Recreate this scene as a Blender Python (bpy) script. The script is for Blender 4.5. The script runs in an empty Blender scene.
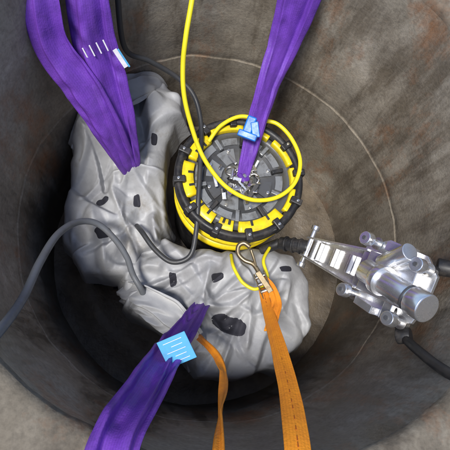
import bpy, bmesh, math, random
from mathutils import Vector, Euler, Matrix, noise
random.seed(4)
sc=bpy.context.scene
sc.view_settings.view_transform='Standard'; sc.view_settings.look='None'; sc.view_settings.exposure=0
COL=sc.collection
V=Vector
# ---------------------------------------------------------------- materials
def mat(name,base,rough=.6,metal=0.0,spec=.5):
    m=bpy.data.materials.new(name); m.use_nodes=True
    b=m.node_tree.nodes['Principled BSDF']
    b.inputs['Base Color'].default_value=(*base,1); b.inputs['Roughness'].default_value=rough
    b.inputs['Metallic'].default_value=metal; b.inputs['Specular IOR Level'].default_value=spec
    return m
def N(m,t,**k):
    n=m.node_tree.nodes.new(t)
    for a,b in k.items():
        if a in n.inputs.keys(): n.inputs[a].default_value=b
        else: setattr(n,a,b)
    return n
def lk(m,a,b): m.node_tree.links.new(a,b)
def bsdf(m): return m.node_tree.nodes['Principled BSDF']
def ramp(m,src,stops):
    r=N(m,'ShaderNodeValToRGB'); e=r.color_ramp.elements
    e[0].position=stops[0][0]; e[0].color=(*stops[0][1],1)
    e[1].position=stops[-1][0]; e[1].color=(*stops[-1][1],1)
    for p,c in stops[1:-1]:
        x=e.new(p); x.color=(*c,1)
    lk(m,src,r.inputs[0]); return r
def mixc(m,fac,a,b,mode='MIX'):
    x=N(m,'ShaderNodeMix',data_type='RGBA',blend_type=mode)
    for s,i in ((fac,0),(a,6),(b,7)):
        if isinstance(s,(int,float)): x.inputs[i].default_value=s
        elif isinstance(s,tuple): x.inputs[i].default_value=(*s,1)
        else: lk(m,s,x.inputs[i])
    return x.outputs[2]
def noi(m,co,scale,detail=3,rough=.6,mapscale=None,dist=0):
    if mapscale:
        mp=N(m,'ShaderNodeMapping'); mp.inputs['Scale'].default_value=mapscale; lk(m,co,mp.inputs[0]); co=mp.outputs[0]
    n=N(m,'ShaderNodeTexNoise'); n.inputs['Scale'].default_value=scale; n.inputs['Detail'].default_value=detail
    n.inputs['Roughness'].default_value=rough; n.inputs['Distortion'].default_value=dist
    lk(m,co,n.inputs['Vector']); return n.outputs['Fac']
def bump(m,h,strength,dist,prev=None):
    b=N(m,'ShaderNodeBump'); b.inputs['Strength'].default_value=strength; b.inputs['Distance'].default_value=dist
    lk(m,h,b.inputs['Height'])
    if prev: lk(m,prev.outputs[0],b.inputs['Normal'])
    lk(m,b.outputs[0],bsdf(m).inputs['Normal']); return b
def worn(name,base,rough=.5,metal=0,dirt=(.08,.06,.045),amt=.5,scale=14):
    m=mat(name,base,rough,metal)
    tc=N(m,'ShaderNodeTexCoord').outputs['Object']
    n=noi(m,tc,scale,4,.7)
    r=ramp(m,n,[(.48,(0,0,0)),(.72,(amt,amt,amt))])
    lk(m,mixc(m,r.outputs[0],base,dirt),bsdf(m).inputs['Base Color'])
    rr=ramp(m,n,[(.3,(rough*.75,)*3),(.7,(min(1,rough*1.3),)*3)])
    lk(m,rr.outputs[0],bsdf(m).inputs['Roughness'])
    return m

def concrete(name,wall=True,k=1.0):
    m=mat(name,(.2,.17,.13),.85,0,.4)
    g=N(m,'ShaderNodeTexCoord').outputs['Object']
    med=noi(m,g,2.8,7,.74); fine=noi(m,g,60,2,.7)
    streak=noi(m,g,2.8,6,.74,mapscale=(1.0,1.0,.22)) if wall else noi(m,g,3,5,.7)
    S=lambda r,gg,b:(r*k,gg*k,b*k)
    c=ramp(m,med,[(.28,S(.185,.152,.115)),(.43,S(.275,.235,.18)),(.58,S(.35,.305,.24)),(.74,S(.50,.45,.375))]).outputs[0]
    c=mixc(m,ramp(m,streak,[(.48,(0,0,0)),(.60,(.76,)*3)]).outputs[0],c,S(.125,.098,.07))
    rust=noi(m,g,2.4,6,.76,mapscale=(1,1,.6))
    c=mixc(m,ramp(m,rust,[(.53,(0,0,0)),(.68,(.72,)*3)]).outputs[0],c,S(.30,.135,.06))
    c=mixc(m,1.0,c,ramp(m,fine,[(.25,(.74,)*3),(.6,(1.04,)*3)]).outputs[0],'MULTIPLY')
    lk(m,c,bsdf(m).inputs['Base Color'])
    lk(m,ramp(m,streak,[(.45,(.85,)*3),(.62,(.3 if wall else .7,)*3)]).outputs[0],bsdf(m).inputs['Roughness'])
    bump(m,fine,.4,.004)
    return m
M_wall=concrete('concrete_wall'); M_low=concrete('shaded_damp_concrete_wall',True,.78); M_ground=concrete('brown_concrete_ground',False,.56)  # lower ring colour darkened for damp and for shade deep in the shaft
M_floor=mat('wet_mud',(.05,.04,.03),.5)
tc=N(M_floor,'ShaderNodeTexCoord').outputs['Object']
n=noi(M_floor,tc,5,5,.7); lk(M_floor,ramp(M_floor,n,[(.3,(.06,.047,.034)),(.7,(.19,.15,.105))]).outputs[0],bsdf(M_floor).inputs['Base Color']); bump(M_floor,n,.5,.03)

def webbing(name,base,dark,ribs=30,amt=.4):
    m=mat(name,base,.55,0,.35)
    uv=N(m,'ShaderNodeUVMap').outputs[0]
    tc=N(m,'ShaderNodeTexCoord').outputs['Object']
    w=N(m,'ShaderNodeTexWave',wave_type='BANDS',bands_direction='Y'); w.inputs['Scale'].default_value=ribs/10; w.inputs['Distortion'].default_value=.1
    lk(m,uv,w.inputs[0])
    d=noi(m,tc,7,7,.75)
    c=mixc(m,ramp(m,d,[(.40,(0,0,0)),(.68,(amt,)*3)]).outputs[0],base,dark)
    c=mixc(m,1.0,c,ramp(m,w.outputs['Fac'],[(0,(.88,)*3),(.5,(1.0,)*3)]).outputs[0],'MULTIPLY')
    lk(m,c,bsdf(m).inputs['Base Color'])
    bump(m,noi(m,tc,120,1,.5),.5,.002)
    return m
M_purple=webbing('purple_webbing',(.175,.055,.46),(.08,.035,.20),30,.65)
M_orange=webbing('orange_webbing',(.96,.33,.02),(.62,.17,.02),12,.65)
M_tagblue=worn('blue_label',(.08,.38,.68),.5,amt=.3)
M_clipblue=worn('blue_plastic',(.01,.17,.62),.4,amt=.3)
M_white=worn('white_stitching',(.78,.75,.8),.6,amt=.3)
M_yellow=worn('yellow_plastic',(.84,.64,.012),.36,dirt=(.30,.22,.03),amt=.6,scale=18)
M_yhose=mat('yellow_cable_rubber',(.82,.70,.02),.4)
M_black=worn('black_rubber',(.016,.016,.018),.5,dirt=(.10,.085,.07),amt=.5)
M_dgrey=worn('dark_grey_plastic',(.075,.078,.085),.42,dirt=(.04,.035,.03),amt=.7,scale=18)
M_lgrey=worn('grey_painted_metal',(.26,.27,.28),.34,metal=.3,dirt=(.06,.055,.05),amt=.8,scale=16)
M_cable=worn('grey_cable_rubber',(.13,.14,.155),.5,amt=.3)
M_bcable=worn('black_cable_rubber',(.04,.042,.046),.45,amt=.3)
M_alu=worn('aluminium',(.95,.95,.96),.26,metal=.92,dirt=(.6,.59,.58),amt=.6,scale=14)
M_steel=worn('zinc_steel',(.72,.70,.66),.33,metal=1,dirt=(.25,.19,.12),amt=.6,scale=30)
M_brass=worn('worn_brass',(.36,.29,.18),.4,metal=.9,dirt=(.12,.08,.05),amt=.7,scale=30)
M_inner=mat('dark_inner_fabric',(.022,.022,.032),.8)
M_tarp=mat('grey_pvc_tarpaulin',(.34,.345,.355),.5,0,.4)
tc=N(M_tarp,'ShaderNodeTexCoord').outputs['Object']
n1=noi(M_tarp,tc,3.4,8,.72)
lk(M_tarp,ramp(M_tarp,n1,[(.32,(.30,.30,.315)),(.48,(.385,.39,.405)),(.58,(.42,.425,.435)),(.68,(.32,.305,.285)),(.80,(.22,.195,.17))]).outputs[0],bsdf(M_tarp).inputs['Base Color'])
lk(M_tarp,ramp(M_tarp,n1,[(.35,(.42,)*3),(.7,(.62,)*3)]).outputs[0],bsdf(M_tarp).inputs['Roughness'])
bump(M_tarp,noi(M_tarp,tc,16,3,.55,dist=1.2),.22,.012)

# ---------------------------------------------------------------- helpers
def mesh_obj(name,verts,faces,m,smooth=True,parent=None,uvs=None):
    me=bpy.data.meshes.new(name); me.from_pydata([tuple(v) for v in verts],[],faces); me.update()
    if m: me.materials.append(m)
    for p in me.polygons: p.use_smooth=smooth
    if uvs:
        l=me.uv_layers.new(name='UVMap')
        for lp in me.loops: l.data[lp.index].uv=uvs[lp.vertex_index]
    o=bpy.data.objects.new(name,me); COL.objects.link(o)
    if parent: o.parent=parent
    return o
def empty(name):
    e=bpy.data.objects.new(name,None); e.empty_display_size=.1; COL.objects.link(e); return e
def bm_obj(name,bm,m,parent=None,smooth=False,bevel=0):
    me=bpy.data.meshes.new(name); bm.to_mesh(me); bm.free(); me.materials.append(m)
    for p in me.polygons: p.use_smooth=smooth
    o=bpy.data.objects.new(name,me); COL.objects.link(o)
    if parent: o.parent=parent
    if bevel:
        b=o.modifiers.new('bevel','BEVEL'); b.width=bevel; b.segments=2; b.limit_method='ANGLE'
    return o
def catmull(pts,n):
    pts=[V(p) for p in pts]; P=[2*pts[0]-pts[1]]+pts+[2*pts[-1]-pts[-2]]; out=[]
    for i in range(1,len(P)-2):
        for k in range(n):
            t=k/n; a,b,c,d=P[i-1:i+3]
            out.append(.5*((2*b)+(c-a)*t+(2*a-5*b+4*c-d)*t*t+(3*b-a-3*c+d)*t**3))
    out.append(pts[-1]); return out
def lerpa(arr,f):
    f=f*(len(arr)-1); k=min(int(f),len(arr)-2); return arr[k]+(arr[k+1]-arr[k])*(f-k)
def frames(path,hint):
    fr=[]; hl=[V(h) for h in hint] if isinstance(hint,list) else [V(hint),V(hint)]
    for i,p in enumerate(path):
        t=(path[min(i+1,len(path)-1)]-path[max(i-1,0)]).normalized()
        s=t.cross(lerpa(hl,i/(len(path)-1))).normalized(); nn=s.cross(t).normalized(); fr.append((t,s,nn))
    return fr
def tube(name,pts,r,m,parent=None,n=12,seg=12,closed=False):
    path=catmull(pts,n); t0=(path[1]-path[0]).normalized(); s=t0.orthogonal().normalized()
    vs=[];fs=[]
    for i,p in enumerate(path):
        t=(path[min(i+1,len(path)-1)]-path[max(i-1,0)]).normalized()
        s=(s-t*s.dot(t)).normalized(); q=t.cross(s)
        for k in range(seg):
            a=2*math.pi*k/seg; vs.append(p+(s*math.cos(a)+q*math.sin(a))*r)
    for i in range(len(path)-1):
        for k in range(seg):
            k2=(k+1)%seg; fs.append((i*seg+k,i*seg+k2,(i+1)*seg+k2,(i+1)*seg+k))
    fs.append(tuple(range(seg))[::-1]); fs.append(tuple((len(path)-1)*seg+k for k in range(seg)))
    return mesh_obj(name,vs,fs,m,True,parent)
def tri(v): v=v%1.0; return abs(2*v-1)
def ribbon(name,pts,widths,m,hint=(-.2,-.4,.9),twist=None,fold=.02,curl=.0,thick=.008,seed=0,parent=None,n=14,nc=36,wr=.003,pleat=0,ragged=.012,npl=2.0,cross=0):
    path=catmull(pts,n); fr=frames(path,hint); L=len(path); mw=max(widths)
    vs=[];fs=[];uv=[];ln=0
    for i,p in enumerate(path):
        if i: ln+=(path[i]-path[i-1]).length
        f0=i/(L-1)
        t,s,nn=fr[i]; w=lerpa(widths,f0); tw=lerpa(twist,f0) if twist else 0
        s2=s*math.cos(tw)+nn*math.sin(tw); n2=nn*math.cos(tw)-s*math.sin(tw)
        q=w/mw; fo=fold*(.35+.65*q)
        for side in (0,1):
            for j in range(nc+1):
                u=j/nc-.5
                if side: u=-u
                f=noise.noise(V((u*2.2+seed*3.1,ln*1.6,seed)))*fo*2.6
                f+=noise.noise(V((u*5,ln*14,seed+9)))*wr
                if cross: f+=cross*(tri(ln*7+u*1.4+.8*noise.noise(V((u*3,ln*4,seed))))-.5)*max(0,min(1,.3+1.5*noise.noise(V((u*2,ln*5,seed+3)))))
                ph=(u*npl+.16*math.sin(ln*2.4+seed)+.5)%1.0
                f+=pleat*q*q*(ph if ph<.92 else (1-ph)*11.5)
                f+=curl*(1-4*u*u)
                uu=u+ragged*noise.noise(V((ln*7,seed,(1 if u>0 else -1)*3)))*4*abs(u)
                th=thick*.5*(1-abs(2*u)**10)
                vs.append(p+s2*(uu*w)+n2*(f+(th if not side else -th)+.001*(1 if not side else -1)))
                uv.append((ln,u*2))
    R=2*(nc+1)
    for i in range(L-1):
        for k in range(R):
            k2=(k+1)%R; fs.append((i*R+k,i*R+k2,(i+1)*R+k2,(i+1)*R+k))
    fs.append(tuple(range(R))[::-1]); fs.append(tuple((L-1)*R+k for k in range(R)))
    return mesh_obj(name,vs,fs,m,True,parent,uv),path,fr
def box(name,c,size,rot,m,parent=None,bevel=.003):
    bm=bmesh.new(); bmesh.ops.create_cube(bm,size=1)
    bmesh.ops.scale(bm,vec=size,verts=bm.verts)
    bmesh.ops.transform(bm,matrix=Matrix.Translation(c)@(rot.to_4x4() if rot else Matrix()),verts=bm.verts)
    return bm_obj(name,bm,m,parent,False,bevel)
def cyl(name,p0,p1,r0,r1,m,parent=None,seg=32,bevel=.003):
    p0=V(p0);p1=V(p1);d=p1-p0
    bm=bmesh.new(); bmesh.ops.create_cone(bm,cap_ends=True,segments=seg,radius1=r0,radius2=r1,depth=d.length)
    bmesh.ops.transform(bm,matrix=Matrix.Translation((p0+p1)/2)@V((0,0,1)).rotation_difference(d.normalized()).to_matrix().to_4x4(),verts=bm.verts)
    o=bm_obj(name,bm,m,parent,True,bevel)
    for p in o.data.polygons: p.use_smooth=len(p.vertices)==4
    return o
def lathe(name,prof,m,c=(0,0,0),seg=96,parent=None,a0=0,a1=2*math.pi,jit=0,smooth=True):
    full=abs(a1-a0-2*math.pi)<1e-6; na=seg if full else seg+1
    vs=[];fs=[];K=len(prof)
    for i in range(na):
        a=a0+(a1-a0)*i/seg
        for r,z in prof:
            q=V((r*math.cos(a),r*math.sin(a),z))
            if jit:
                j=noise.noise(q*4)*jit+noise.noise(q*15)*jit*.35
                q.x+=math.cos(a)*j; q.y+=math.sin(a)*j; q.z+=noise.noise(q*5+V((9,9,9)))*jit
            vs.append(q+V(c))
    for i in range(seg):
        i2=(i+1)%na
        for k in range(K-1): fs.append((i*K+k,i2*K+k,i2*K+k+1,i*K+k+1))
    if not full:
        fs.append(tuple(range(K))); fs.append(tuple(seg*K+k for k in range(K))[::-1])
    return mesh_obj(name,vs,fs,m,smooth,parent)

# ---------------------------------------------------------------- shaft, ground
shaft=empty('manhole_shaft')
prof=[(1.0,-.03)]+[(1.0,-.03-.04*i) for i in range(1,21)]
prof+=[(1.0,-.87),(1.003,-.882),(1.002,-.888),(.998,-.895)]
lathe('wall_rings',prof,M_wall,seg=220,parent=shaft,jit=.012)
lathe('rim_collar',[(1.16,.004),(1.10,.012),(1.03,.012),(1.005,.0),(1.0,-.03)],M_ground,seg=220,parent=shaft,jit=.012)
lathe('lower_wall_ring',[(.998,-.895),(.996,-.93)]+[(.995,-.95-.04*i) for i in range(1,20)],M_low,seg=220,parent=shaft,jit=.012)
lathe('muddy_floor',[(1.02,-1.68)]+[(1.0-.04*i,-1.68-.01*math.sin(i)) for i in range(1,25)]+[(.0,-1.69)],M_floor,seg=100,parent=shaft,jit=.03)
rr=[1.12,1.2,1.3,1.45,1.65,1.9,2.3,3,4.5,8,15,40,120,400]
lathe('ground',[(r,-.012 if r<1.15 else 0.0) for r in rr],M_ground,seg=140,jit=.006)

# ---------------------------------------------------------------- drum device
drum=empty('equipment_drum'); DC=V((.118,.235,0)); T=-.87
lathe('body',[(.0,-1.66),(.315,-1.66),(.325,-1.6),(.325,-1.02),(.335,-1.0),(.335,-.97),(.325,-.95)],M_black,DC,parent=drum)
lathe('top_rim',[(.308,T-.02),(.322,T+.002),(.337,T+.010),(.352,T+.004),(.360,T-.02),(.360,T-.06),(.345,T-.08),(.325,T-.085)],M_black,DC,parent=drum)
lathe('yellow_band',[(.326,-.985),(.352,-.99),(.356,-1.01),(.352,-1.03),(.326,-1.035)],M_yellow,DC,parent=drum)
lathe('yellow_band_low',[(.326,-1.12),(.346,-1.125),(.348,-1.15),(.346,-1.17),(.326,-1.175)],M_yellow,DC,parent=drum)
lathe('deck',[(.0,T-.05),(.20,T-.05),(.205,T-.035),(.25,T-.035),(.255,T-.045),(.302,T-.045),(.304,T-.02)],M_dgrey,DC,parent=drum)
for i,(a0,a1) in enumerate([(18,50),(56,80),(86,122),(128,160),(166,205),(211,240),(246,262),(268,318),(324,350),(356,374)]):
    w=.034 if i in (0,1,2,8,9) else .068
    r1=.322; r0=r1-w
    lathe('yellow_segment_%d'%i,[(r0,T-.04),(r0,T-.014),(r0+.004,T-.006),(r1-.004,T-.006),(r1,T-.014),(r1,T-.04)],M_yellow,DC,seg=14,a0=math.radians(a0),a1=math.radians(a1),parent=drum)
    if w>.05:
        for k in range(2):
            am=math.radians(a0+(a1-a0)*(.3+.4*k)); rt=Matrix.Rotation(am,3,'Z')
            box('segment_slot_%d_%d'%(i,k),DC+rt@V((.270,0,T-.006)),(.030,.014,.006),rt,M_black,drum,.002)
for i in range(12):
    a=math.radians(i*30+7); rt=Matrix.Rotation(a,3,'Z')
    box('clamp_%d'%i,DC+rt@V((.333,0,T-.02)),(.065,.038,.085),rt,M_black,drum,.006)
    cyl('rim_bolt_%d'%i,DC+rt@V((.338,0,T+.02)),DC+rt@V((.338,0,T+.032)),.008,.008,M_steel,drum,10,.001)
for i in range(10):
    a=math.radians(i*36+14); rt=Matrix.Rotation(a,3,'Z')
    box('rib_%d'%i,DC+rt@V((.222,0,T-.025)),(.065,.022,.03),rt,M_lgrey if i%2 else M_black,drum,.004)
    lathe('plate_%d'%i,[(.205,T-.036),(.205,T-.026),(.245,T-.026),(.245,T-.036)],M_lgrey,DC,seg=8,a0=a+.12,a1=a+.5,parent=drum,smooth=False)
for i in range(8):
    a=math.radians(i*45+5); rt=Matrix.Rotation(a,3,'Z')
    lathe('sector_%d'%i,[(.10,T-.052),(.10,T-.036),(.185,T-.036),(.185,T-.052)],[M_lgrey,M_dgrey,M_lgrey][i%3],DC,seg=8,a0=a+.08,a1=a+.66,parent=drum,smooth=False)
    cyl('deck_bolt_%d'%i,DC+rt@V((.17,.045,T-.035)),DC+rt@V((.17,.045,T-.024)),.011,.010,M_steel,drum,6,.001)
lathe('hub',[(.0,T-.005),(.05,T-.005),(.07,T-.012),(.085,T-.03),(.092,T-.05)],M_lgrey,DC,parent=drum)
for i in range(40):
    a=random.uniform(0,6.28); r=random.uniform(.0,.135); rt=Euler((random.uniform(-.5,.5),random.uniform(-.5,.5),random.uniform(0,3.1))).to_matrix()
    box('shackle_link_%d'%i,DC+V((r*math.cos(a)-.01,r*math.sin(a)-.03,T+.008+.02*random.random())),(random.uniform(.03,.085),random.uniform(.010,.028),.008),rt,random.choice([M_steel,M_alu,M_alu,M_black]),drum,.003)
for i in range(5):
    a=i*1.26; c=DC+V((.07*math.cos(a),.07*math.sin(a)-.02,T+.014))
    tube('shackle_ring_%d'%i,[c+V((.028*math.cos(k*.785),.028*math.sin(k*.785),.012*math.sin(k+i))) for k in range(9)],.006,M_steel,drum,4,8)

# ---------------------------------------------------------------- tarpaulin bundles
def inpoly(x,y,pl):
    c=False;j=len(pl)-1
    for i in range(len(pl)):
        xi,yi=pl[i];xj,yj=pl[j]
        if (yi>y)!=(yj>y) and x<(xj-xi)*(y-yi)/(yj-yi)+xi: c=not c
        j=i
    return c
def pnear(x,y,pl):
    best=9;bp=None;p=V((x,y));per=0;bper=0
    for i in range(len(pl)):
        a=V(pl[i]);b=V(pl[(i+1)%len(pl)]); ab=b-a
        t=max(0,min(1,(p-a).dot(ab)/ab.dot(ab))); q=a+ab*t; d=(p-q).length
        if d<best: best=d;bp=q;bper=per+t*ab.length
        per+=ab.length
    return (best if inpoly(x,y,pl) else -best),bp,bper
P1=[(-.79,.60),(-.63,.76),(-.45,.86),(-.32,.89),(-.25,.78),(-.285,.50),(-.29,.162),(-.29,.03),(-.37,-.10),(-.455,-.2),(-.48,-.28),(-.70,-.27),(-.81,-.10),(-.84,.1),(-.82,.373)]
P2=[(-.46,-.19),(-.41,-.10),(-.27,-.05),(-.20,-.09),(-.10,-.15),(.157,-.17),(.32,-.12),(.48,-.13),(.575,-.284),(.535,-.55),(.40,-.74),(.149,-.82),(-.063,-.80),(-.117,-.68),(-.279,-.56),(-.47,-.45),(-.43,-.31)]
def edge(k): k=max(0,min(1,k)); return math.sqrt(1-(1-k)**2)
def g(x,y,cx,cy,s): return math.exp(-((x-cx)**2+(y-cy)**2)/(2*s*s))
def mkcreases(seed,anchors,extra,main,box_):
    rnd=random.Random(seed); cs=[]
    for ax,ay,n,L in anchors:
        for k in range(n):
            a=6.283*(k+rnd.uniform(-.35,.35))/n; l=L*rnd.uniform(.6,1.3)
            cs.append((ax+.02*math.cos(a),ay+.02*math.sin(a),ax+l*math.cos(a),ay+l*math.sin(a),rnd.uniform(.04,.075),rnd.uniform(.04,.07),1,rnd.uniform(-.6,.6)))
    x0,y0,x1,y1=box_
    for k in range(extra):
        cx=rnd.uniform(x0,x1);cy=rnd.uniform(y0,y1); a=main+rnd.gauss(0,.5); l=rnd.uniform(.15,.34)
        cs.append((cx-l*math.cos(a),cy-l*math.sin(a),cx+l*math.cos(a),cy+l*math.sin(a),rnd.uniform(.05,.09),rnd.uniform(.045,.095),1 if k%2 else -1,rnd.uniform(-.85,.85)))
    for k in range(extra):
        cx=rnd.uniform(x0,x1);cy=rnd.uniform(y0,y1); a=rnd.uniform(0,3.14); l=rnd.uniform(.05,.11)
        cs.append((cx-l*math.cos(a),cy-l*math.sin(a),cx+l*math.cos(a),cy+l*math.sin(a),rnd.uniform(.010,.022),rnd.uniform(.018,.03),1 if k%2 else -1,rnd.uniform(-.5,.5)))
    return cs
def crease(x,y,cs,s):
    wx=x+.02*noise.noise(V((x*4,y*4,s))); wy=y+.02*noise.noise(V((x*4,y*4,s+7)))
    up=0;dn=0;sm=0
    for ax,ay,bx,by,H,w,sg,asy in cs:
        dx,dy=bx-ax,by-ay; L=math.hypot(dx,dy); dx/=L;dy/=L
        t=(wx-ax)*dx+(wy-ay)*dy
        if t<0 or t>L: continue
        d=(wy-ay)*dx-(wx-ax)*dy; ww=w*(.5+t/L*1.0)*(1+asy*(1 if d>0 else -1))
        ad=abs(d)
        if ad>=ww: continue
        f=t/L; v=H*(1-ad/ww)*min(1,f*6)*min(1,(1-f)*2.2)
        if H<.025: sm+=v*sg
        elif sg>0: up=max(up,v)
        else: dn=max(dn,v)
    return up-dn+sm
C1=mkcreases(11,[(-.49,.30,7,.42),(-.33,.80,4,.3),(-.62,-.22,4,.30)],24,1.45,(-.78,-.2,-.3,.8))
C2=mkcreases(29,[(-.07,-.45,8,.36),(.24,-.34,6,.30),(-.40,-.22,4,.28)],24,.75,(-.4,-.75,.5,-.15))
def base1(x,y):
    return -1.10+.14*g(x,y,-.36,.72,.14)+.13*g(x,y,-.68,.54,.12)+.20*g(x,y,-.49,.30,.05)+.08*g(x,y,-.36,.3,.1)+.07*g(x,y,-.6,.0,.12)-.06*g(x,y,-.70,.25,.1)+.03*noise.noise(V((x*3,y*3,1)))
def base2(x,y):
    return -1.11+.14*g(x,y,-.07,-.45,.05)+.11*g(x,y,.0,-.2,.12)+.09*g(x,y,.36,-.33,.12)-.07*g(x,y,-.2,-.5,.09)-.09*g(x,y,.09,-.54,.06)+.05*g(x,y,.2,-.68,.1)+.03*noise.noise(V((x*3,y*3,5)))
def top1(x,y): return base1(x,y)+crease(x,y,C1,1)
def top2(x,y): return base2(x,y)+crease(x,y,C2,5)
def core(name,pl,top,parent):
    x0=min(p[0] for p in pl);x1=max(p[0] for p in pl);y0=min(p[1] for p in pl);y1=max(p[1] for p in pl)
    st=.025;nx=int((x1-x0)/st)+1;ny=int((y1-y0)/st)+1;vs=[];fs=[];idx={}
    for j in range(ny+1):
        for i in range(nx+1):
            x=x0+i*st;y=y0+j*st;d,q,pr=pnear(x,y,pl)
            if d<-.005: continue
            idx[(i,j)]=len(vs)
            vs.append((x,y,top(x,y)-.16 if d>.04 else -1.66))
    for j in range(ny):
        for i in range(nx):
            q=[(i,j),(i+1,j),(i+1,j+1),(i,j+1)]
            if all(k in idx for k in q): fs.append(tuple(idx[k] for k in q))
    return mesh_obj(name,vs,fs,M_inner,True,parent)
def sheet(name,pl,top,parent,grow,st=.0088):
    x0=min(p[0] for p in pl)-grow;x1=max(p[0] for p in pl)+grow;y0=min(p[1] for p in pl)-grow;y1=max(p[1] for p in pl)+grow
    nx=int((x1-x0)/st);ny=int((y1-y0)/st);idx={};vs=[];fs=[]
    for j in range(ny+1):
        for i in range(nx+1):
            x=x0+i*st;y=y0+j*st
            d,q,pr=pnear(x,y,pl)
            lim=grow*(.8+.4*noise.noise(V((pr*3,1,3))))
            if d<-lim: continue
            am=max(0,min(1,.45+1.3*noise.noise(V((pr*2.2,4,1)))))
            fl=am*(.13*tri(pr*2.7+.8*noise.noise(V((pr*3,0,1))))+.05*tri(pr*6.3+noise.noise(V((pr*4,2,1)))))
            if d>=0:
                k=edge(d/.085); co=V((x,y,top(x,y)-.06*(1-k)))
                o=(q-V((x,y)))
                if o.length>1e-5:
                    o.normalize(); co.x+=o.x*fl*.35*(1-min(1,d/.12)); co.y+=o.y*fl*.35*(1-min(1,d/.12))
            else:
                o=(V((x,y))-q).normalized() if d<-1e-5 else V((0,0))
                m=fl*.35+(-d)*(.10+fl*1.2)
                r=q+o*m; co=V((r.x,r.y,top(q.x,q.y)-.06+d*.97))
            idx[(i,j)]=len(vs)
            rr_=math.hypot(co.x,co.y)
            if rr_>.955: co.x*=.955/rr_; co.y*=.955/rr_
            vs.append(co)
    for j in range(ny):
        for i in range(nx):
            q=[(i,j),(i+1,j),(i+1,j+1),(i,j+1)]
            if all(k in idx for k in q): fs.append(tuple(idx[k] for k in q))
    o=mesh_obj(name,vs,fs,M_tarp,True,parent)
    sb=o.modifiers.new('sub','SUBSURF'); sb.levels=1; sb.render_levels=1
    return o
def patch(name,par,top,x,y,ha,hb,an,m,h=.006,corner=5,n=40,rings=9):
    vs=[(x,y,top(x,y)+h)];fs=[]
    for r in range(1,rings+1):
        for k in range(n):
            a=6.2832*k/n; c,s_=math.cos(a),math.sin(a)
            R=(abs(c)**corner+abs(s_)**corner)**(-1/corner)*r/rings*(1+.06*math.sin(3*a+x*50))
            u=c*R*ha;v=s_*R*hb; px=x+u*math.cos(an)-v*math.sin(an);py=y+u*math.sin(an)+v*math.cos(an)
            vs.append((px,py,top(px,py)+(h if r<rings else -.004)))
    for k in range(n): fs.append((0,1+k,1+(k+1)%n))
    for r in range(rings-1):
        for k in range(n):
            a=1+r*n+k;b=1+r*n+(k+1)%n; fs.append((a,a+n,b+n,b))
    return mesh_obj(name,vs,fs,m,True,par)
bag1=empty('tarpaulin_bag'); bag2=empty('tarpaulin_bag.001')
core('contents',P1,top1,bag1); core('contents',P2,top2,bag2)
sheet('tarpaulin_cover',P1,top1,bag1,.26)
sheet('tarpaulin_cover',P2,top2,bag2,.26)
for k,(x,y,a_,b_,an) in enumerate([(-.63,.13,.038,.022,.3),(-.44,.14,.020,.038,.1),(-.60,-.07,.042,.022,.5),(-.36,.50,.018,.034,0)]):
    patch('webbing_slot_%d'%k,bag1,top1,x,y,a_,b_,an,M_inner,corner=4)
for k,(x,y,a_,b_,an,cn) in enumerate([(.09,-.54,.100,.048,-.35,2.6),(.02,-.29,.040,.020,.4,4),(-.22,-.30,.020,.038,.2,4),(.40,-.24,.036,.018,.1,4)]):
    patch('webbing_slot_%d'%k if k else 'dark_opening',bag2,top2,x,y,a_,b_,an,M_inner,corner=cn)
U=(-.1,-.3,1)
def flap(name,par,pts,w,seed,npl=1.6): ribbon(name,pts,w,M_tarp,hint=U,fold=.016,seed=seed,thick=.006,parent=par,wr=.008,n=24,nc=48,pleat=.035,npl=npl,ragged=.06,cross=.03)
flap('folded_flap_1',bag1,[(-.30,.86,-1.10),(-.40,.82,-.95),(-.54,.72,-.92),(-.69,.59,-.93),(-.81,.44,-1.10)],[.10,.17,.19,.17,.10],31)
flap('folded_flap_1',bag2,[(-.50,-.36,-1.2),(-.38,-.42,-1.05),(-.24,-.50,-1.03),(-.12,-.62,-1.05),(-.06,-.78,-1.24)],[.12,.16,.17,.15,.10],33)

# ---------------------------------------------------------------- slings
sl1=empty('lifting_sling')
HA=[(.1,-.3,1),(.15,-.6,.8),(.2,-1,.5),(.2,-1,.6),(.2,-.8,1),(.2,-.7,1)]
ribbon('webbing_leg_1',[(-.87,.86,.035),(-.80,.77,.02),(-.785,.59,-.12),(-.775,.52,-.31),(-.670,.445,-.49),(-.578,.360,-.68),(-.505,.295,-.89),(-.48,.27,-1.0)],[.13,.13,.13,.15,.17,.15,.11,.08],M_purple,hint=HA,seed=1,fold=.012,parent=sl1,pleat=.026,thick=.014,npl=1.5,cross=.012)
a2,path,fr=ribbon('webbing_leg_2',[(-.70,.94,.035),(-.65,.85,.02),(-.63,.67,-.15),(-.62,.60,-.34),(-.580,.505,-.50),(-.530,.405,-.66),(-.484,.307,-.88),(-.472,.28,-1.0)],[.165,.165,.165,.185,.20,.17,.12,.08],M_purple,hint=HA,seed=2,fold=.014,parent=sl1,pleat=.036,thick=.014,npl=1.7,cross=.014)
def onrib(path,fr,f):
    i=int(f*(len(path)-1)); return path[i],fr[i]
for k in range(4):
    p,(t,s,nn)=onrib(path,fr,.44)
    box('stitch_%d'%k,p+nn*.054+s*(-.045+.03*k)+t*(.008*k),(.006,.05,.004),Matrix((s,t,nn)).transposed()@Matrix.Rotation(.25,3,'Z'),M_white,sl1,.001)
p,(t,s,nn)=onrib(path,fr,.50)
box('white_tag',p+nn*.03-s*.093,(.02,.09,.003),Matrix((s,t,nn)).transposed()@Matrix.Rotation(.35,3,'Z'),M_white,sl1,.001)
box('tag_strip',p+nn*.033-s*.108,(.008,.09,.003),Matrix((s,t,nn)).transposed()@Matrix.Rotation(.35,3,'Z'),M_tagblue,sl1,.001)
sl2=empty('lifting_sling.001')
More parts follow.
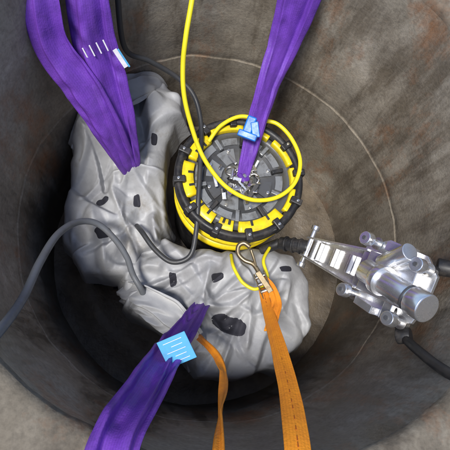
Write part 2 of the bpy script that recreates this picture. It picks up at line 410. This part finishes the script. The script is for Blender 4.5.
ribbon('webbing',[(.33,1.10,.035),(.29,.97,.03),(.264,.85,-.12),(.252,.755,-.4),(.202,.601,-.55),(.171,.458,-.7),(.141,.301,-.80),(.128,.217,-.875)],[.20,.20,.20,.17,.14,.11,.08,.06],M_purple,hint=[(-.1,-.3,1),(-.2,-.8,.7),(-.2,-.9,.6),(-.2,-.6,1)],twist=[0,0,.1,.35,.5,.3,.1,0],seed=3,fold=.012,parent=sl2,pleat=.036,thick=.014,npl=1.6,cross=.010)
tube('sling_eye_wrap',[(.11,.235,-.85),(.13,.20,-.84),(.155,.215,-.85)],.014,M_purple,sl2,8,10)
sl3=empty('lifting_sling.002')
HC=[(0,.1,1),(.0,.3,1),(.2,.8,.6),(.1,.8,.6),(-.1,.7,.6),(-.2,.5,.7)]
ribbon('webbing',[(-.48,-1.18,.035),(-.41,-1.02,.05),(-.385,-.905,.0),(-.325,-.82,-.22),(-.248,-.705,-.48),(-.158,-.585,-.73),(-.07,-.455,-.99),(-.05,-.42,-1.1)],[.13,.13,.13,.13,.12,.10,.085,.07],M_purple,hint=HC,seed=5,fold=.016,parent=sl3,pleat=.04,thick=.014,npl=1.7,cross=.020)

def facing(up):
    z=(V((-.25,-.45,1))).normalized(); y=V(up); y=(y-z*y.dot(z)).normalized(); x=y.cross(z)
    return Matrix((x,y,z)).transposed()
rt=facing((.14,.14,-.2))
LB=V((-.221,-.682,-.395))
box('blue_label',LB,(.108,.115,.005),rt,M_tagblue,sl3,.002)
for i in range(5): box('label_print_%d'%i,LB+rt@V((-.038+.019*i,0.01*(i%2),.004)),(.002,.075-.03*(i%2),.001),rt,M_white,sl3,0)
rt=facing((.1,.3,.2))
box('blue_clip',V((.125,.42,-.67)),(.05,.12,.03),rt,M_clipblue,sl2,.008)
box('blue_clip_tab',V((.115,.37,-.66)),(.10,.035,.04),rt,M_clipblue,sl2,.006)
box('blue_clip_flap',V((.155,.40,-.65)),(.04,.08,.012),rt@Matrix.Rotation(.5,3,'Z'),M_clipblue,sl2,.004)

HO=[(0,.1,1),(0,.5,1),(-.1,.9,.5),(-.2,.9,.5),(-.2,.7,.7)]
st1=empty('ratchet_strap')
ob,path,fr=ribbon('strap_webbing',[(.085,-1.14,.03),(.09,-1.02,.03),(.11,-.94,-.04),(.15,-.83,-.22),(.185,-.70,-.44),(.208,-.57,-.64),(.220,-.46,-.78),(.221,-.38,-.84)],[.08,.08,.078,.072,.066,.06,.05,.045],M_orange,hint=HO,twist=[0,0,0,.15,.3,.5,.4,.2],seed=7,fold=.003,thick=.006,parent=st1,wr=.001)
M_odark=mat('orange_stitching',(.40,.10,.01),.7)
for k in range(26):
    p,(t,s,nn)=onrib(path,fr,.22+.028*k)
    box('edge_stitch_%d'%k,p+nn*.006,(.003,.016,.003),Matrix((s,t,nn)).transposed(),M_odark,st1,0)
ribbon('strap_loop',[(.20,-.60,-.66),(.235,-.52,-.70),(.26,-.46,-.74),(.245,-.38,-.78),(.21,-.33,-.80)],[.05,.05,.05,.045,.04],M_orange,hint=(-.2,.5,.9),seed=8,fold=.004,thick=.006,parent=st1)
st2=empty('ratchet_strap.001')
ribbon('strap_webbing',[(-.125,-1.14,.03),(-.121,-1.02,.03),(-.112,-.95,-.06),(-.080,-.885,-.24),(-.045,-.83,-.42),(-.020,-.765,-.58),(-.030,-.70,-.72),(-.070,-.64,-.86),(-.08,-.60,-1.10)],[.036]*9,M_orange,hint=HO,twist=[0,0,.3,1.4,.3,-.8,.6,1.2,.6],seed=9,fold=.003,thick=.005,parent=st2,wr=.001)
hk=st1; HB=V((.222,-.37,-.81))
rt=facing((-.05,.2,-.06))
for s in (-1,1): box('ratchet_plate_%d'%(s+2),HB+rt@V((s*.026,0,.02)),(.005,.15,.04),rt,M_brass,hk,.003)
for i in range(4): cyl('ratchet_pin_%d'%i,HB+rt@V((-.03,-.055+.037*i,.025)),HB+rt@V((.03,-.055+.037*i,.025)),.009,.009,M_steel,hk,14,.002)
box('ratchet_lever',HB+rt@V((.01,.03,.05)),(.028,.12,.006),rt@Matrix.Rotation(.2,3,'Z'),M_brass,hk,.003)
tube('snap_hook',[HB+rt@V(q) for q in [(0,.05,.02),(0,.09,.025),(-.01,.13,.03),(-.04,.16,.03),(-.055,.20,.03),(-.04,.235,.03),(-.01,.24,.03),(.01,.21,.03)]],.011,M_brass,hk,6,10)
tube('hook_gate',[HB+rt@V(q) for q in [(0,.11,.03),(.006,.15,.035),(.010,.20,.035)]],.007,M_brass,hk,6,8)

# ---------------------------------------------------------------- cables
tube('yellow_cable',[(-.26,1.10,.03),(-.25,1.03,.03),(-.236,.95,.0),(-.208,.80,-.16),(-.228,.634,-.30),(-.233,.555,-.4),(-.219,.466,-.5),(-.176,.369,-.6),(-.110,.263,-.7),(-.02,.165,-.76),(.073,.104,-.79),(.183,.078,-.81),(.311,.108,-.82),(.408,.195,-.82),(.445,.325,-.82),(.405,.455,-.82),(.325,.545,-.82),(.230,.565,-.825),(.112,.580,-.83),(.005,.520,-.845),(-.06,.43,-.87)],.0115,M_yhose,None,10,12)
tube('yellow_cable.001',[(.09,-.17,-1.02),(.085,-.24,-.94),(.102,-.291,-.92),(.137,-.345,-.91),(.200,-.374,-.90),(.261,-.320,-.90),(.247,-.220,-.92),(.30,-.13,-.98)],.009,M_yhose,None,10,10)
tube('grey_cable',[(-.93,-.90,.03),(-.83,-.79,.025),(-.74,-.67,-.02),(-.753,-.522,-.3),(-.750,-.359,-.45),(-.731,-.205,-.6),(-.683,-.102,-.75),(-.606,-.083,-.83),(-.524,-.143,-.88),(-.462,-.223,-.93),(-.430,-.301,-.98),(-.38,-.38,-1.02),(-.35,-.44,-1.2)],.0155,M_cable,None,10,12)
tube('black_cable',[(-.60,1.02,.03),(-.54,.90,.02),(-.53,.80,-.25),(-.511,.733,-.55),(-.394,.75,-.65),(-.25,.74,-.75),(-.150,.665,-.80),(-.105,.515,-.84),(-.105,.313,-.845),(-.11,.10,-.86),(-.115,-.08,-.90),(-.142,-.205,-.93),(-.233,-.236,-.95),(-.323,-.171,-.96),(-.396,-.073,-.98),(-.43,-.01,-1.08)],.0135,M_bcable,None,10,12)

# ---------------------------------------------------------------- aluminium clamp bracket arm
arm=empty('clamp_bracket')
O=V((.480,-.150,-.87)); a=V((.290,-.352,.63)).normalized(); vd=V((-.95,-.4,1.9)).normalized()
nn=(vd-a*vd.dot(a)).normalized(); s=nn.cross(a)
F=Matrix((a,s,nn)).transposed(); K=1.30
def W(x,y,z): return O+F@V(((x+.25)*1.36,y*K,z*K))
def prism(name,poly,z0,z1,m,bevel=.002):
    bm=bmesh.new(); lo=[bm.verts.new(W(x,y,z0)) for x,y in poly]; hi=[bm.verts.new(W(x,y,z1)) for x,y in poly]
    bm.faces.new(hi); bm.faces.new(lo[::-1]); n=len(poly)
    for i in range(n): bm.faces.new((lo[i],lo[(i+1)%n],hi[(i+1)%n],hi[i]))
    bmesh.ops.recalc_face_normals(bm,faces=bm.faces)
    return bm_obj(name,bm,m,arm,False,bevel)
prism('tapered_channel',[(-.25,-.035),(.03,-.065),(.03,.065),(-.25,.035)],-.03,-.022,M_alu)
prism('channel_side_1',[(-.25,-.041),(.04,-.073),(.04,-.064),(-.25,-.033)],-.034,.028,M_alu)
prism('channel_side_2',[(-.25,.033),(.04,.064),(.04,.073),(-.25,.041)],-.034,.028,M_alu)
for i in range(3): prism('cross_web_%d'%i,[(-.2+.08*i,-.035),(-.19+.08*i,-.035),(-.19+.08*i,.035),(-.2+.08*i,.035)],-.02,.0,M_alu,.001)
prism('head_plate',[(.02,-.085),(.07,-.12),(.20,-.13),(.27,-.10),(.29,-.03),(.29,.06),(.24,.11),(.10,.125),(.05,.10),(.02,.08)],.0,.014,M_alu,.002)
prism('head_block',[(.07,-.07),(.25,-.07),(.25,.07),(.07,.07)],.0145,.05,M_alu,.003)
prism('head_side_lug_1',[(.09,-.115),(.16,-.125),(.16,-.10),(.09,-.09)],.0145,.06,M_alu,.002)
prism('head_side_lug_2',[(.12,.085),(.20,.08),(.20,.11),(.12,.115)],.0145,.055,M_alu,.002)
prism('rear_flange',[(.18,-.125),(.21,-.125),(.21,.12),(.18,.12)],.0145,.04,M_alu,.002)
cyl('main_boss',W(.10,-.0,.075),W(.30,-.03,.10),.050,.050,M_alu,arm,48,.003)
cyl('boss_cap',W(.30,-.03,.10),W(.35,-.037,.106),.058,.055,M_alu,arm,48,.005)
cyl('boss_collar',W(.16,-.009,.082),W(.185,-.013,.086),.064,.064,M_alu,arm,48,.002)
cyl('boss_groove',W(.285,-.028,.099),W(.292,-.029,.0993),.052,.052,M_dgrey,arm,48,.001)
cyl('second_boss',W(.13,.04,.05),W(.23,.10,.09),.036,.036,M_alu,arm,40,.003)
for i,(x,y) in enumerate([(.06,.10),(.24,-.11),(.05,-.09),(.26,.07)]):
    cyl('knob_post_%d'%i,W(x,y,-.02),W(x,y,.06),.015,.015,M_alu,arm,20,.002)
    cyl('knob_%d'%i,W(x,y,.06),W(x,y,.09),.031,.029,M_alu,arm,28,.003)
    cyl('knob_screw_%d'%i,W(x,y,.0902),W(x,y,.094),.010,.010,M_dgrey,arm,6,.001)
    cyl('knob_washer_%d'%i,W(x,y,.0145),W(x,y,.02),.028,.028,M_steel,arm,28,.001)
cyl('clamp_bar',W(-.25,-.065,.0),W(-.25,.075,.0),.014,.014,M_alu,arm,24,.002)
cyl('clamp_bar_knob_1',W(-.25,.075,.0),W(-.25,.095,.0),.022,.022,M_alu,arm,24,.003)
cyl('clamp_bar_knob_2',W(-.25,-.085,.0),W(-.25,-.065,.0),.022,.022,M_alu,arm,24,.003)
CB=W(-.255,0,-.01)
cyl('black_coupling',V((.36,-.10,-.985)),CB,.034,.038,M_black,arm,28,.006)
cyl('coupling_foot',(.27,-.13,-1.06),(.36,-.10,-.985),.028,.028,M_black,arm,24,.004)
for i in range(3):
    q0=V((.36,-.10,-.985)).lerp(CB,.2+.25*i); q1=V((.36,-.10,-.985)).lerp(CB,.26+.25*i)
    cyl('coupling_ring_%d'%i,q0,q1,.043,.043,M_black,arm,28,.002)
kn=V((.86,-.36,-.32)); tube('black_strut_1',[W(.24,.06,.03),kn,V((.98,-.30,-.26))],.018,M_black,arm,8,12)
cyl('strut_knuckle_1',kn-V((.03,-.01,.01)),kn+V((.03,-.01,.02)),.036,.034,M_black,arm,24,.006)
kn2=V((.690,-.625,-.40)); tube('black_strut_2',[W(.2,-.08,.01),kn2,V((.655,-.715,-.2)),V((.63,-.82,.05)),V((.70,-1.0,.05))],.019,M_black,arm,8,12)
cyl('strut_knuckle_2',kn2-V((.02,.0,.02)),kn2+V((.02,0,.02)),.033,.031,M_black,arm,24,.005)

# ---------------------------------------------------------------- camera, light
cam=bpy.data.cameras.new("camera"); co=bpy.data.objects.new("camera",cam); COL.objects.link(co)
co.location=(-0.3,-0.705,1.257); co.rotation_euler=(math.radians(17),math.radians(-8.9),0)
cam.sensor_width=36; cam.lens=36*430/450; cam.clip_start=.02; cam.clip_end=2000; sc.camera=co
SD=V((-.27,-.27,1)).normalized()
sun=bpy.data.lights.new('sun','SUN'); sun.energy=4.3; sun.angle=math.radians(12); sun.color=(1,.965,.91)
so=bpy.data.objects.new('sun',sun); COL.objects.link(so); so.rotation_euler=SD.to_track_quat('Z','Y').to_euler(); so.location=(0,0,5)
w=bpy.data.worlds.new("World"); sc.world=w; w.use_nodes=True; nt=w.node_tree
sk=nt.nodes.new('ShaderNodeTexSky'); sk.sky_type='NISHITA'; sk.sun_disc=False
sk.sun_elevation=math.asin(SD.z); sk.sun_rotation=math.atan2(SD.x,SD.y)
nt.links.new(sk.outputs[0],nt.nodes['Background'].inputs[0]); nt.nodes['Background'].inputs[1].default_value=.15
